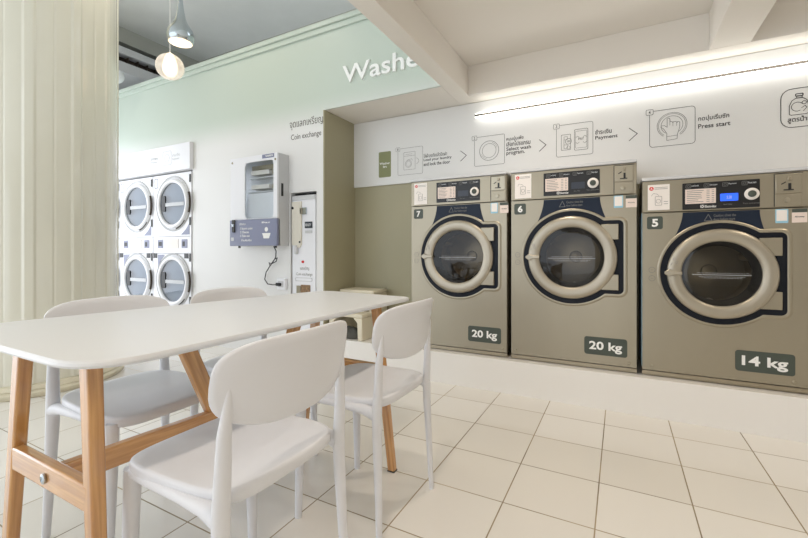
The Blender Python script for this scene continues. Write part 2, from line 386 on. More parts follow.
def washer(x0, S, num, kg, label, film=False, lit=False):
    """S: measures in the front plane, heights above the floor"""
    t = thing('washing_machine', label, 'washing machine', (x0, YW, ZP), group='steel front-loading washers in a row')
    z = lambda v: v-ZP
    W = S['W']; top = z(S['top']); seam = z(S['seam']); cx = S['cx']; cz = z(S['cz']); R = S['R']; rg = S['rg']
    bot = z(.279)
    # shell behind the front
    c = MB(); c.box(0, .015, .012, .40, bot, top).box(W-.015, W, .012, .40, bot, top).box(.015, W-.015, .385, .40, bot, top)
    c.box(.015, W-.015, .012, .385, top-.012, top).box(.015, W-.015, .012, .385, bot, bot+.012)
    c.build('cabinet', 'steel', t)
    rr = rect_ring(.002, W-.002, bot, seam-.003, cx, cz)
    fp = MB().band_y(rr, radial(rr, cx, cz, rg+.012), 0, .012).build('front_panel', 'steel', t, smooth=False)
    sx = S['screws']
    for (a, b) in sx:
        MB().lathe([(.006, -.004), (.009, 0)], c=(a, 0, z(b)), axis='y', n=16, cap0=True).build('screw', 'steel_pol', fp)
    if film: MB().box(-.003, 0, .0, .38, bot+.02, seam).build('protective_film', 'film', t)['label'] = 'pale blue film on the side'
    # foot frame
    MB().box(.0, W, .03, .40, 0, .016).box(.0, W, .008, .030, .012, .034).build('base_frame', 'steel_dark', t)
    # control section
    cp = MB().box(.002, W-.002, -.006, .012, seam+.002, top-.002).build('control_housing', 'steel', t, bevel=.003)
    MB().box(-.004, W+.001, -.014, .36, top, top+.02).build('top_lid', 'appliance_grey', t, bevel=.004)
    bx0, bx1, bz0, bz1 = S['bezel'][0], S['bezel'][1], z(S['bezel'][2]), z(S['bezel'][3])
    dp = MB().prism_y(rrect(bx0, bx1, bz0, bz1, .004), -.010, -.006).build('display_panel', 'black' if lit else 'black', t)
    a = S['lst']
    pc = MB().box(a[0], a[1], -.0115, -.010, z(a[2]), z(a[3])).build('program_card', 'sticker_pink', dp)
    ln = MB()
    for k in range(7):
        zz = z(a[3])-.010-k*(a[3]-a[2]-.016)/6.5
        ln.box(a[0]+.008, a[0]+.008+(.055+.03*random.random()), -.0121, -.0115, zz-.002, zz+.001)
        ln.box(a[1]-.045, a[1]-.03, -.0121, -.0115, zz-.002, zz+.001).box(a[1]-.02, a[1]-.008, -.0121, -.0115, zz-.002, zz+.001)
    ln.build('printed_lines', 'grey_print', pc)
    cw = a[1]-a[0]; l0 = a[1]+.021
    MB().prism_y(rrect(l0, l0+.083, z(a[2])+.008, z(a[2])+.052, .004), -.0115, -.010).build('screen', 'lcd' if lit else 'lcd_off', dp)
    if lit: text('screen_text', '5:30', 'pale_print', dp, l0+.03, l0+.053, z(a[2])+.02, z(a[2])+.038, -.0115, .01)
    kx, kz = S['knob'][0], z(S['knob'][1])
    kb = MB().lathe([(.034, -.010), (.034, -.016), (.030, -.020), (.020, -.0215), (.019, -.019)], c=(kx, 0, kz), axis='y', n=36, cap1=True).build('knob', 'sticker', dp)
    MB().lathe([(.019, -.019), (.018, -.026), (.012, -.028)], c=(kx, 0, kz), axis='y', n=28, cap1=True).build('knob_cap', 'badge', kb)
    # icons and words along the upper edge, brand line under the card
    step = (bx1-bx0)/4.1
    for k in range(4):
        ic = MB(); u = bx0+.03+k*step; zz = bz1-.020
        ic.stroke(rrect(u-.012, u+.012, zz-.011, zz+.011, .004, 4), .0022, -.010, True)
        ic.stroke(circ(u, zz, .006, 10), .0018, -.010, True)
        ic.build('panel_icon', 'grey_print', dp)
    for k, wd in enumerate(('Load laundry', 'Select program', 'Payment', 'Press start')):
        u = bx0+.046+k*step
        text('panel_text', wd, 'pale_print', dp, u, u+.036, bz1-.024, bz1-.013, -.010, .01)
    text('maker_name', 'Electrolux', 'white_print', dp, a[0]+.098, a[1]+.002, bz0+.008, bz0+.022, -.010, .015)
    lg = MB(); q = (a[0]+.085, bz0+.016)
    lg.box(q[0]-.009, q[0]+.009, -.0108, -.010, q[1]-.009, q[1]+.009)
    lg = lg.build('maker_emblem', 'white_print', dp)
    MB().stroke([(q[0]-.007, q[1]-.007), (q[0]+.007, q[1]+.007)], .003, -.0108).stroke([(q[0]-.007, q[1]+.007), (q[0]+.007, q[1]-.007)], .003, -.0108).build('emblem_mark', 'black', lg)
    text('panel_text', 'Start / Stop', 'grey_print', dp, l0+.015, l0+.055, bz0+.018, bz0+.026, -.010, .01)
    text('panel_text', 'Turn and press', 'grey_print', dp, kx-.04, kx+.035, bz0+.018, bz0+.027, -.010, .01)
    # coin unit
    c0, c1, d0, d1, e0 = S['coin']
    cu = MB().box(c0, c1, -.012, -.006, z(d0), z(d1)).build('coin_slot_plate', 'steel_pol', t, bevel=.003)
    mx = (c0+c1)/2
    MB().box(mx-.002, mx+.010, -.016, -.012, z(d0)+.022, z(d0)+.055).box(mx-.022, mx+.02, -.0165, -.012, z(d0)+.016, z(d0)+.022).stroke([(mx-.03, z(d0)+.052), (mx-.014, z(d0)+.062)], .005, -.012, t=.003).build('coin_slot', 'black', cu)
    MB().box(mx-.006, mx+.012, -.02, -.012, z(d0)+.07, z(d0)+.09).build('coin_guide', 'steel', cu, bevel=.003)
    cl = MB().box(c0, c1, -.010, -.006, z(e0), z(d0)-.006).build('coin_box_door', 'steel', t, bevel=.003)
    MB().lathe([(.014, -.010), (.013, -.016), (.008, -.017)], c=(mx-.005, 0, z((e0+d0)/2)-.002), axis='y', n=24, cap1=True).build('lock', 'steel_pol', cl)
    MB().box(c0-.006, c0-.002, -.0066, -.006, z(e0), z(d1)).box(c0-.006, c1+.006, -.0066, -.006, z(d1)+.001, z(d1)+.005).build('coin_unit_gap', 'rubber', t)
    # notices
    s0, s1, s2, s3 = S['stk']
    nt = MB().box(s0, s1, -.0075, -.006, z(s2), z(s3)).build('notice', 'sticker', t)
    MB().prism_y(circ(s0+.020, z(s3)-.024, .012, 24), -.0083, -.0075).build('notice_emblem', 'red_print', nt)
    text('notice_mark', 'A', 'white_print', nt, s0+.014, s0+.026, z(s3)-.030, z(s3)-.018, -.0083, .02)
    dr = MB()
    dr.stroke(rrect(s0+.04, s0+.075, z(s2)+.03, z(s2)+.085, .004), .0022, -.0075, True).stroke(circ(s0+.057, z(s2)+.055, .012, 16), .002, -.0075, True)
    dr.stroke([(s0+.02, z(s2)+.09), (s0+.03, z(s2)+.105), (s0+.05, z(s2)+.1), (s0+.06, z(s2)+.09)], .002, -.0075)
    dr.build('notice_drawing', 'faint_print', nt); dr = MB()
    for k in range(2): dr.box(s0+.036, s1-.01, -.0083, -.0075, z(s3)-.020-k*.009, z(s3)-.017-k*.009)
    dr.build('notice_lines', 'faint_print', nt); dr = MB()
    for k in range(2): dr.box(s0+.085, s1-.008, -.0083, -.0075, z(s2)+.05-k*.014, z(s2)+.053-k*.014)
    dr.build('notice_lines', 'faint_print', nt)
    n0, n1, n2, n3 = S['num']
    nb = MB().prism_y(rrect(n0, n1, z(n2), z(n3), .012), -.0012, 0).build('number_badge', 'badge', t)
    text('number', num, 'white_print', nb, (n0+n1)/2-.016, (n0+n1)/2+.018, z(n2)+.015, z(n3)-.015, -.0012, .035)
    q0, q1, q2, q3 = S['qr']
    qq = MB().prism_y(rrect(q0, q1, z(q2), z(q3), .005), -.001, 0).build('small_sticker', 'sticker_blue', t)
    MB().box(q0+.005, q1-.005, -.0016, -.001, z(q2)+.012, z(q3)-.005).build('sticker_face', 'sticker', qq)
    w0, w1, w2, w3 = S['w2']
    ww = MB().box(w0, w1, -.001, 0, z(w2), z(w3)).build('warning_sticker', 'sticker_pink', t)
    MB().box(w0, w1, -.0016, -.001, z(w3)-.02, z(w3)).build('warning_header', 'badge', ww)
    text('warning_text', 'ALS group', 'grey_print', ww, w0+.012, w1-.012, z(w2)+.026, z(w2)+.037, -.001, .02)
    # apron between panel and door, its lower edge follows the door surround
    A = S['apron']; Rr = R+.045
    zl = z(A[2]); zrr = z(A[3])
    P = [(A[0], seam-.006), (A[1], seam-.006)]
    xr1 = A[5]; xl1 = A[4]
    zrr = cz+math.sqrt(Rr**2-(xr1-cx)**2); zl = cz+math.sqrt(Rr**2-(xl1-cx)**2)
    for i in range(1, 7):
        u = i/7; P.append((A[1]+(xr1-A[1])*u**1.7, seam-.006+(zrr-seam+.006)*u))
    a_r = math.atan2(zrr-cz, xr1-cx); a_l = math.atan2(zl-cz, xl1-cx)
    P += [(cx+Rr*math.cos(a_r+(a_l-a_r)*i/16), cz+Rr*math.sin(a_r+(a_l-a_r)*i/16)) for i in range(17)]
    for i in range(6, 0, -1):
        u = i/7; P.append((A[0]+(xl1-A[0])*u**1.7, seam-.006+(zl-seam+.006)*u))
    ap = MB().prism_y(P, -.0015, 0).build('blue_apron', 'blue_apron', t)
    am = (A[0]+A[1])/2
    text('apron_text', 'Caution: close the\ndoor before start', 'grey_print', ap, am-.03, am+.075, seam-.06, seam-.022, -.0015)
    MB().stroke([(am-.075, seam-.06), (am-.055, seam-.022), (am-.037, seam-.06)], .003, -.0015, True).build('apron_sign', 'grey_print', ap)
    # door surround: raised steel bead, navy gasket, hinge blocks, ring, glass
    X1, Z0, Z1 = S['ext'][0], z(S['ext'][1]), z(S['ext'][2])
    O2 = outline(cx, cz, R+.050, X1+.024, Z0-.022, Z1+.022, .05); O1 = outline(cx, cz, R+.032, X1, Z0, Z1, .03)
    ga_in = radial(O1, cx, cz, rg+.012)
    nn = len(O1)
    bd = MB(); mid = [((p[0]*.5+q[0]*.5), (p[1]*.5+q[1]*.5)) for p, q in zip(O1, O2)]
    rings = [[(x, 0, zz) for x, zz in O2], [(x*.72+a_*.28, -.005, zz*.72+b_*.28) for (x, zz), (a_, b_) in zip(O2, O1)], [(x*.35+a_*.65, -.006, zz*.35+b_*.65) for (x, zz), (a_, b_) in zip(O2, O1)], [(x, -.004, zz) for x, zz in O1]]
    bd.loops(rings, cap0=False, cap1=False)
    bd.build('door_surround', 'steel', t, ang=50)
    gk = MB().band_y(O1, ga_in, -.004, 0).build('door_gasket', 'navy', t)
    for (h0, h1) in S['hz']:
        MB().box(cx+R*.66, S['hx'], -.020, -.004, z(h0), z(h1)).build('hinge_plate', 'steel', t, bevel=.003)
    d = MB().lathe([(rg+.004, -.012), (rg-.002, -.016), (rg+.002, -.024), (rg+.010, -.029), (R-.030, -.031), (R-.010, -.027), (R-.003, -.018), (R-.003, -.005), (R-.01, -.004), (rg+.004, -.004), (rg+.004, -.012)], c=(cx, 0, cz), axis='y', n=96).build('door', 'steel_light', t, ang=60)
    d['label'] = 'round satin steel door ring'
    gl = []
    for k in range(9):
        r_ = rg*(1-.12*(k/8)**2) if k < 8 else rg*.86
        gl.append((r_, -.030+.0*k))
    g = MB().lathe([(rg+.002, -.014), (rg*.93, -.016), (rg*.8, -.018), (rg*.5, -.020), (rg*.2, -.021), (.002, -.0212)], c=(cx, 0, cz), axis='y', n=72).build('door_glass', 'door_glass', d, ang=80)
    tx = MB(); zz = cz-.008
    tx.box(cx-.15*rg/.21, cx+.155*rg/.21, -.0255, -.0245, zz, zz+.0024)
    for k, (l, q) in enumerate(((.125, .011), (.115, -.011), (.10, -.018))):
        u = cx-l*rg/.21
        while u < cx+l*rg/.21:
            w_ = .006+.012*random.random(); tx.box(u, u+w_, -.0255, -.0245, zz+q, zz+q+.0014); u += w_+.003
    tx.build('glass_print', 'pale_print', d)
    hd = MB(); hl = cx-R
    hd.prism_y([(hl-.012, cz+.006), (hl+.012, cz+.024), (hl+.034, cz+.012), (cx-rg+.004, cz+.010), (cx-rg+.004, cz-.010), (hl+.034, cz-.012), (hl+.012, cz-.024), (hl-.012, cz-.006)], -.044, -.027)
    hd.build('door_handle', 'steel_light', d, bevel=.004)
    dm = MB()
    dm.stroke([(hl+.02, cz+.05), (hl+.03, cz+.06)], .003, -.0335).stroke(circ(hl+.05, cz+.065, .007, 14), .002, -.0335, True).stroke(circ(hl+.042, cz+.085, .007, 14), .002, -.0335, True)
    dm.build('handle_marks', 'faint_print', d)
    bo = MB().lathe([(rg+.012, .002), (rg*.99, -.008), (rg*.93, .02), (rg*.88, .07), (rg*.86, .09)], c=(cx, 0, cz), axis='y', n=64).build('door_boot', 'rubber', t, ang=70)
    dr_ = MB().lathe([(rg*.86, .085), (rg*.90, .087), (rg*1.1, .10), (rg*1.12, .33), (rg*1.0, .36), (rg*.5, .35), (.05, .345)], c=(cx, 0, cz), axis='y', n=60, cap1=True).build('drum', 'steel_dark', t, ang=40)
    for k in range(3):
        an = .5+k*2*PI/3
        MB().tube([(cx+rg*1.03*math.cos(an), .11, cz+rg*1.03*math.sin(an)), (cx+rg*1.03*math.cos(an), .33, cz+rg*1.03*math.sin(an))], .024, 10).build('drum_lifter', 'steel_dark', dr_)
    MB().lathe([(.045, .343), (.04, .335), (.02, .33)], c=(cx, 0, cz), axis='y', n=30, cap1=True).build('drum_hub', 'steel_dark', dr_)
    # two round hints pressed beside the door
    rs = MB()
    for k in (.015, -.038): rs.stroke(circ(cx-R-.075, cz+k, .017, 20), .0025, 0, True).stroke([(cx-R-.082, cz+k), (cx-R-.068, cz+k)], .002, 0)
    rs.build('pressed_mark', 'grey_print', t)
    k0, k1, k2, k3 = S['kg']
    kb = MB().prism_y(rrect(k0, k1, z(k2), z(k3), .016), -.0015, 0).build('capacity_badge', 'badge', t)
    text('capacity_text', kg, 'white_print', kb, k0+.03, k1-.03, z(k2)+.018, z(k3)-.028, -.0015, .028)
    return t

S20 = dict(W=.80, top=1.598, seam=1.396, cx=.408, cz=.987, R=.285, rg=.207, bezel=(.23, .587, 1.416, 1.575), lst=(.242, .391, 1.446, 1.535), knob=(.546, 1.484),
           coin=(.674, .78, 1.480, 1.584, 1.403), stk=(.030, .146, 1.410, 1.583), num=(.024, .107, 1.295, 1.373), qr=(.669, .723, 1.312, 1.391), w2=(.738, .80, 1.311, 1.389),
           apron=(.23, .587, 1.244, 1.262, .185, .63), ext=(.726, .748, 1.232), hz=((1.105, 1.206), (.774, .876)), hx=.697, kg=(.492, .747, .338, .456), screws=((.035, .309), (.757, .305)))
S14 = dict(W=.80, top=1.472, seam=1.271, cx=.396, cz=.896, R=.268, rg=.192, bezel=(.211, .576, 1.281, 1.441), lst=(.225, .375, 1.315, 1.403), knob=(.540, 1.357),
           coin=(.643, .754, 1.350, 1.459, 1.278), stk=(.030, .146, 1.286, 1.445), num=(.026, .111, 1.167, 1.247), qr=(.645, .70, 1.186, 1.264), w2=(.715, .778, 1.187, 1.263),
           apron=(.214, .577, 1.135, 1.157, .17, .605), ext=(.696, .668, 1.135), hz=((1.003, 1.104), (.701, .801)), hx=.672, kg=(.467, .729, .336, .456), screws=((.054, .309), (.725, .306)))
washer(-1.525, dict(S20, W=.79), '7', '20 kg', 'steel front-loading washer numbered 7, beside the olive wall')
washer(-.705, S20, '6', '20 kg', 'steel front-loading washer numbered 6, in the middle')
washer(.125, S14, '5', '14 kg', 'lower steel washer numbered 5 with lit blue display', film=True, lit=True)

# ------------------------------------------------------------------ printed panel above the washers
YF = 3.40
def fascia():
    t = thing('instruction_panel', 'long white printed instruction panel on the wall above the washers', 'sign', (XO, YN, 1.674))
    X = lambda v: v-XO
    Zf = lambda v: v-1.674
    y = YF-YN
    P = [(0, 0), (X(.06), 0), (X(.06), Zf(1.52)), (X(3.38), Zf(1.52)), (X(3.38), Zf(ZS)-.004), (0, Zf(ZS)-.004)]
    MB().prism_y(P, y, 0).build('board', 'fascia', t, smooth=False)
    gp = MB().prism_y(rrect(X(-2.094), X(-1.956), Zf(1.75), Zf(1.999), .012), y-.0012, y).build('green_label', 'green_label', t)
    gp['label'] = 'olive green label'
    text('label_text', 'Washer', 'white_print', gp, X(-2.083), X(-1.967), Zf(1.874), Zf(1.896), y-.0012, .02)
    text('label_text', 'in', 'white_print', gp, X(-2.045), X(-2.005), Zf(1.842), Zf(1.864), y-.0012, .02)
    def frame(name, x0, x1, z0, z1, r, num, ink, w=.0035, gap=True):
        b = MB().stroke(rrect(X(x0), X(x1), Zf(z0), Zf(z1), r), w, y, True).build('step_frame', ink, t)
        if num:
            k = MB().prism_y(rrect(X(x0)-.024, X(x0)+.024, Zf(z1)-.026, Zf(z1)+.016, .008), y-.0018, y).build('step_tag', 'fascia', b)
            MB().stroke(rrect(X(x0)-.022, X(x0)+.022, Zf(z1)-.024, Zf(z1)+.014, .008), w*.9, y-.0018, True).build('tag_outline', ink, b)
            text('step_number', num, ink, b, X(x0)-.006, X(x0)+.006, Zf(z1)-.016, Zf(z1)+.006, y-.0018, .02)
        return b
    # 1 machine with open door
    f = frame('a', -1.879, -1.616, 1.753, 2.006, .012, '1', 'faint_print', .0028)
    b = MB(); x0, x1, z0, z1 = X(-1.815), X(-1.695), Zf(1.80), Zf(1.965)
    b.stroke(rrect(x0, x1, z0, z1, .006), .0026, y, True).stroke([(x0, z1-.035), (x1, z1-.035)], .0026, y).stroke([(x0+.02, z1-.02), (x0+.09, z1-.02)], .0022, y)
    b.stroke(circ(x0+.05, z0+.055, .034, 24), .0026, y, True).stroke(circ(x0+.05, z0+.055, .024, 20), .002, y, True).stroke(circ(x1+.012, z0+.075, .026, 18, -PI/2, PI/2, True), .0026, y)
    b.stroke([(x0+.035, z0+.09), (x0+.085, z0+.1), (x0+.09, z0+.085)], .0022, y)
    b.build('step_drawing', 'faint_print', f)
    tl = [('ใส่ผ้าลงถังแล้วปิดฝา', -1.606, -1.375, 1.893, 1.93, 'grey_print'), ('Load your laundry', -1.606, -1.33, 1.855, 1.885, 'black_print'), ('and lock the door', -1.606, -1.345, 1.817, 1.847, 'black_print'),
          ('หมุนปุ่มเพื่อ', -.84, -.70, 1.945, 1.985, 'black_print'), ('เลือกโปรแกรม', -.84, -.645, 1.905, 1.945, 'black_print'), ('Select wash', -.84, -.64, 1.868, 1.897, 'black_print'), ('program.', -.84, -.69, 1.825, 1.857, 'black_print'),
          ('ชำระเงิน', -.166, -.055, 1.914, 1.95, 'black_print'), ('Payment', -.166, -.015, 1.868, 1.902, 'black_print'),
          ('กดปุ่มเริ่มซัก', .473, .642, 1.912, 1.955, 'black_print'), ('Press start', .473, .648, 1.868, 1.898, 'black_print')]
    for s, a, c, d, e, ink in tl: text('step_text', s, ink, t, X(a), X(c), Zf(d), Zf(e), y, .012)
    # arrows
    for xa, xb, za, zb in ((-1.245, -1.191, 1.826, 1.916), (-.574, -.523, 1.835, 1.928), (.060, .111, 1.839, 1.931)):
        MB().stroke([(X(xa), Zf(zb)), (X(xb), Zf((za+zb)/2)), (X(xa), Zf(za))], .0045, y).build('step_arrow', 'black_print', t)
    # 2 programme dial
    f = frame('b', -1.117, -.856, 1.765, 2.015, .012, '2', 'grey_print', .003)
    MB().stroke(circ(X(-.988), Zf(1.889), .083, 48), .0036, y, True).stroke(circ(X(-.988), Zf(1.889), .060, 40), .0026, y, True).stroke(circ(X(-.988), Zf(1.889), .071, 10, .3, 1.2, True), .002, y).stroke(circ(X(-.988), Zf(1.889), .071, 10, 3.5, 4.4, True), .002, y).build('step_drawing', 'grey_print', f)
    # 3 payment
    f = frame('c', -.444, -.182, 1.772, 2.02, .014, '3', 'grey_print', .0032)
    b = MB(); x0, z0 = X(-.408), Zf(1.822)
    b.stroke(rrect(x0, x0+.068, z0, z0+.12, .004), .003, y, True).stroke([(x0+.02, z0+.015), (x0+.02, z0+.1)], .0026, y).stroke(circ(x0+.052, z0+.066, .022, 20), .003, y, True).stroke(rrect(x0+.02, x0+.045, z0+.012, z0+.04, .003), .0022, y, True).stroke(rrect(x0+.02, x0+.045, z0+.08, z0+.104, .003), .0022, y, True)
    b.stroke(circ(x0+.052, z0+.018, .012, 14), .0022, y, True)
    p0, p1 = X(-.312), X(-.217)
    b.stroke(rrect(p0, p1, z0-.01, z0+.15, .008), .0034, y, True).stroke(rrect(p0+.008, p1-.008, z0+.006, z0+.136, .003), .0022, y, True)
    for sx in (p0+.008, p1-.008):
        s_ = 1 if sx < (p0+p1)/2 else -1
        b.stroke([(sx, z0+.085), (sx+s_*.014, z0+.098), (sx+s_*.026, z0+.086)], .0024, y).stroke([(sx, z0+.05), (sx+s_*.014, z0+.04), (sx+s_*.026, z0+.05)], .0024, y)
    b.build('step_drawing', 'grey_print', f)
    text('drawing_text', '10', 'grey_print', f, x0+.042, x0+.062, z0+.058, z0+.074, y, .02)
    text('drawing_text', 'PAY', 'grey_print', f, (p0+p1)/2-.02, (p0+p1)/2+.02, z0+.066, z0+.084, y, .02)
    # 4 press start
    f = frame('d', .188, .456, 1.773, 2.03, .02, '4', 'black_print', .0028)
    b = MB(); ux, uz = X(.322), Zf(1.916)
    for r, w in ((.088, .0026), (.080, .0022), (.064, .0026)): b.stroke(circ(ux, uz, r, 44, -.95, PI+.95, True), w, y)
    hnd = [(-.03, -.105), (.03, -.10), (.032, -.07), (.046, -.02), (.046, .016), (.034, .02), (.030, .012), (.024, .022), (.010, .022), (.006, .014), (.002, .024), (-.010, .024), (-.012, .046), (-.020, .052), (-.028, .046), (-.028, -.012), (-.044, .002), (-.062, .002), (-.066, -.006), (-.05, -.02), (-.030, -.055), (-.03, -.07)]
    b.stroke([(ux+p, uz+q) for p, q in hnd], .003, y, True).stroke([(ux-.032, uz-.078), (ux+.034, uz-.075)], .0026, y).stroke([(ux-.012, uz+.046), (ux-.012, uz)], .0022, y).stroke([(ux+.006, uz+.014), (ux+.006, uz-.008)], .0022, y).stroke([(ux+.028, uz+.012), (ux+.028, uz-.008)], .0022, y)
    b.build('step_drawing', 'grey_print', f)
    # detergent
    f = frame('e', .902, 1.17, 1.808, 2.05, .055, None, 'black_print', .004)
    b = MB(); x0, z0 = X(.943), Zf(1.885)
    b.stroke([(x0, z0+.005), (x0, z0+.06), (x0+.012, z0+.09), (x0+.03, z0+.103), (x0+.062, z0+.103), (x0+.082, z0+.088), (x0+.09, z0+.06), (x0+.09, z0+.005), (x0+.08, z0), (x0+.01, z0)], .0036, y, True)
    b.stroke(circ(x0+.038, z0+.05, .028, 16, .6, 5.2, True), .003, y).stroke(circ(x0+.07, z0+.072, .010, 14), .003, y, True).stroke([(x0+.058, z0+.04), (x0+.074, z0+.052), (x0+.082, z0+.04), (x0+.066, z0+.02)], .003, y)
    b.stroke(rrect(x0+.034, x0+.06, z0+.105, z0+.115, .003), .003, y, True).stroke(rrect(x0+.03, x0+.064, z0+.117, z0+.130, .003), .005, y, True)
    b.build('detergent_drawing', 'black_print', f)
    text('detergent_text', 'สูตรน้ำยาซักผ้า', 'black_print', f, X(.935), X(1.135), Zf(1.832), Zf(1.876), y, .014)
fascia()

# light strip where panel meets the beam
def led():
    t = thing('led_light_strip', 'long thin white LED strip glowing above the instruction panel', 'light', (-1.105, YF-.001, 2.2))
    z0 = 0
    MB().box(0, 4.4, -.030, 0, z0-.007, z0+.007).build('profile', 'grille', t)
    MB().box(0, 4.4, -.018, 0, z0+.007, z0+.017).build('upper_diffuser', 'led', t)
    MB().box(0, 4.4, -.018, 0, z0-.017, z0-.007).build('lower_diffuser', 'led', t)
led()

# ------------------------------------------------------------------ step stool in the niche
def stool():
    t = thing('step_stool', 'cream plastic two-step stool on the white plinth in the olive corner', 'stool', (-2.175, 2.955, ZP))
    def step(name, y0, y1, h, w):
        s = MB(); a = w/2; th = .022
        s.box(-a, a, y0, y1, h-.035, h)
        lw = .05
        for sx in (-1, 1):
            s.loops([[(sx*a, y0, 0), (sx*(a-lw), y0, 0), (sx*(a-lw), y1, 0), (sx*a, y1, 0)], [(sx*(a-.004), y0, h-.036), (sx*(a-.004-lw*1.1), y0, h-.036), (sx*(a-.004-lw*1.1), y1, h-.036), (sx*(a-.004), y1, h-.036)]])
            s.prism_y([(sx*(a-lw), h-.036), (sx*(a-lw-.05), h-.036), (sx*(a-lw), h-.09)], y0, y0+.02)
        return s.build(name, 'cream_plastic', t, bevel=.008)
    step('lower_step', 0, .17, .235, .37)
    step('upper_step', .172, .425, .428, .385)
stool()
def cloth():
    b = MB(); n = 40; rings = []
    for k, (r, h) in enumerate(((1, .004), (1.02, .03), (.95, .06), (.75, .085), (.4, .095), (.05, .098))):
        rings.append([(.115*r*math.cos(2*PI*i/n)*(1+.10*math.sin(3*2*PI*i/n+k)), .055*r*math.sin(2*PI*i/n)*(1+.12*math.sin(5*2*PI*i/n+2*k)), h*(1+.12*math.sin(4*2*PI*i/n+k*1.7))) for i in range(n)])
    o = b.loops(rings).build('floor_cloth', 'cloth', None, loc=(-2.18, 3.03, ZP), ang=60)
    tag(o, 'dark grey crumpled cloth kept under the cream step stool', 'cloth')
M['cloth'] = mat('dark_cloth', (84, 84, 78), .85, bump=.6, bscale=40, var=.3, vscale=12)
cloth()

# ------------------------------------------------------------------ table
def table():
    t = thing('table', 'long white table with rounded corners on slanted oak legs', 'table', (-1.3, 1.08, 0))
    ox, oy = -1.3, 1.08
    # rounded outline
    C = [(-1.805, .408, .16), (-.94, .408, .15), (-.932, 1.83, .05), (-1.545, 1.90, .10)]
    P = []
    n = len(C)
    for i, (x, y, r) in enumerate(C):
        p = Vector((x, y)); a = (Vector(C[i-1][:2])-p).normalized(); b = (Vector(C[(i+1) % n][:2])-p).normalized()
        ang = a.angle(b); L_ = r/math.tan(ang/2)
        q0, q1 = p+a*L_, p+b*L_
        for k in range(13):
            u = k/12; P.append((q0*(1-u)**2 + p*2*u*(1-u) + q1*u**2) - Vector((ox, oy)))
    cen = Vector((sum(p.x for p in P)/len(P), sum(p.y for p in P)/len(P)))
    def inset(d): return [p + (cen-p).normalized()*d for p in P]
    rings = []
    for d, z in ((.06, .777), (.016, .778), (.004, .781), (0, .787), (.002, .793), (.007, .797)):
        rings.append([(p.x, p.y, z) for p in inset(d)])
    MB().loops(rings).build('tabletop', 'table_white', t, ang=30)
    def beam(name, a, b, w, h, up=(0, 0, 1), parent=t, w1=None, h1=None, bev=.006):
        a = Vector(a)-Vector((ox, oy, 0)); b = Vector(b)-Vector((ox, oy, 0)); d = (b-a).normalized(); u = Vector(up); u = (u-d*u.dot(d)).normalized(); v = d.cross(u)
        w1 = w1 or w; h1 = h1 or h
        m = MB()
        bm = m.bm
        m.loops([[a+v*w/2*i+u*h/2*j for i, j in ((-1,-1),(1,-1),(1,1),(-1,1))], [b+v*w1/2*i+u*h1/2*j for i, j in ((-1,-1),(1,-1),(1,1),(-1,1))]])
        o = m.build(name, 'wood', parent, bevel=bev, seg=3)
        # grain runs along the member
        me = o.data; uv = me.uv_layers.new(name='grain'); off = random.random()*20
        for l in me.loops:
            c = me.vertices[l.vertex_index].co
            q = c-a; uv.data[l.index].uv = (q.dot(d)*1.3+off, (q.dot(u)+q.dot(v)*.8)*26+off)
        return o
    legs = [((-1.487, .505, .765), (-1.56, .49, 0)), ((-1.122, .505, .765), (-1.045, .49, 0)), ((-1.395, 1.655, .765), (-1.50, 1.655, 0)), ((-1.035, 1.655, .765), (-.942, 1.65, 0))]
    for a, b in legs:
        l = beam('leg', a, b,   .042, .036, up=(0, 1, 0), w1=.036, h1=.030, bev=.006)
        e = Vector(b)-Vector((ox, oy, 0))
        MB().box(e.x-.018, e.x+.018, e.y-.016, e.y+.016, 0, .006).build('glide', 'rubber', l)
    cs = beam('cross_stretcher', (-1.50, .497, .450), (-1.092, .497, .450), .03, .064)
    MB().lathe([(.004, 0), (.013, -.001), (.013, -.005), (.007, -.007), (.006, -.005)], c=(-1.300-ox, .497-.0155-oy, .448), axis='y', n=24, cap1=True).build('bolt', 'chrome', cs)
    beam('cross_stretcher', (-1.435, 1.655, .460), (-1.0, 1.655, .458), .03, .064)
    beam('long_stretcher', (-1.310, .512, .436), (-1.215, 1.64, .436), .032, .062)
    beam('brace', (-1.288, .832, .765), (-1.279, .955, .464), .03, .055, up=(0, 1, 0))
    beam('brace', (-1.243, 1.35, .765), (-1.251, 1.23, .464), .03, .055, up=(0, 1, 0))
table()

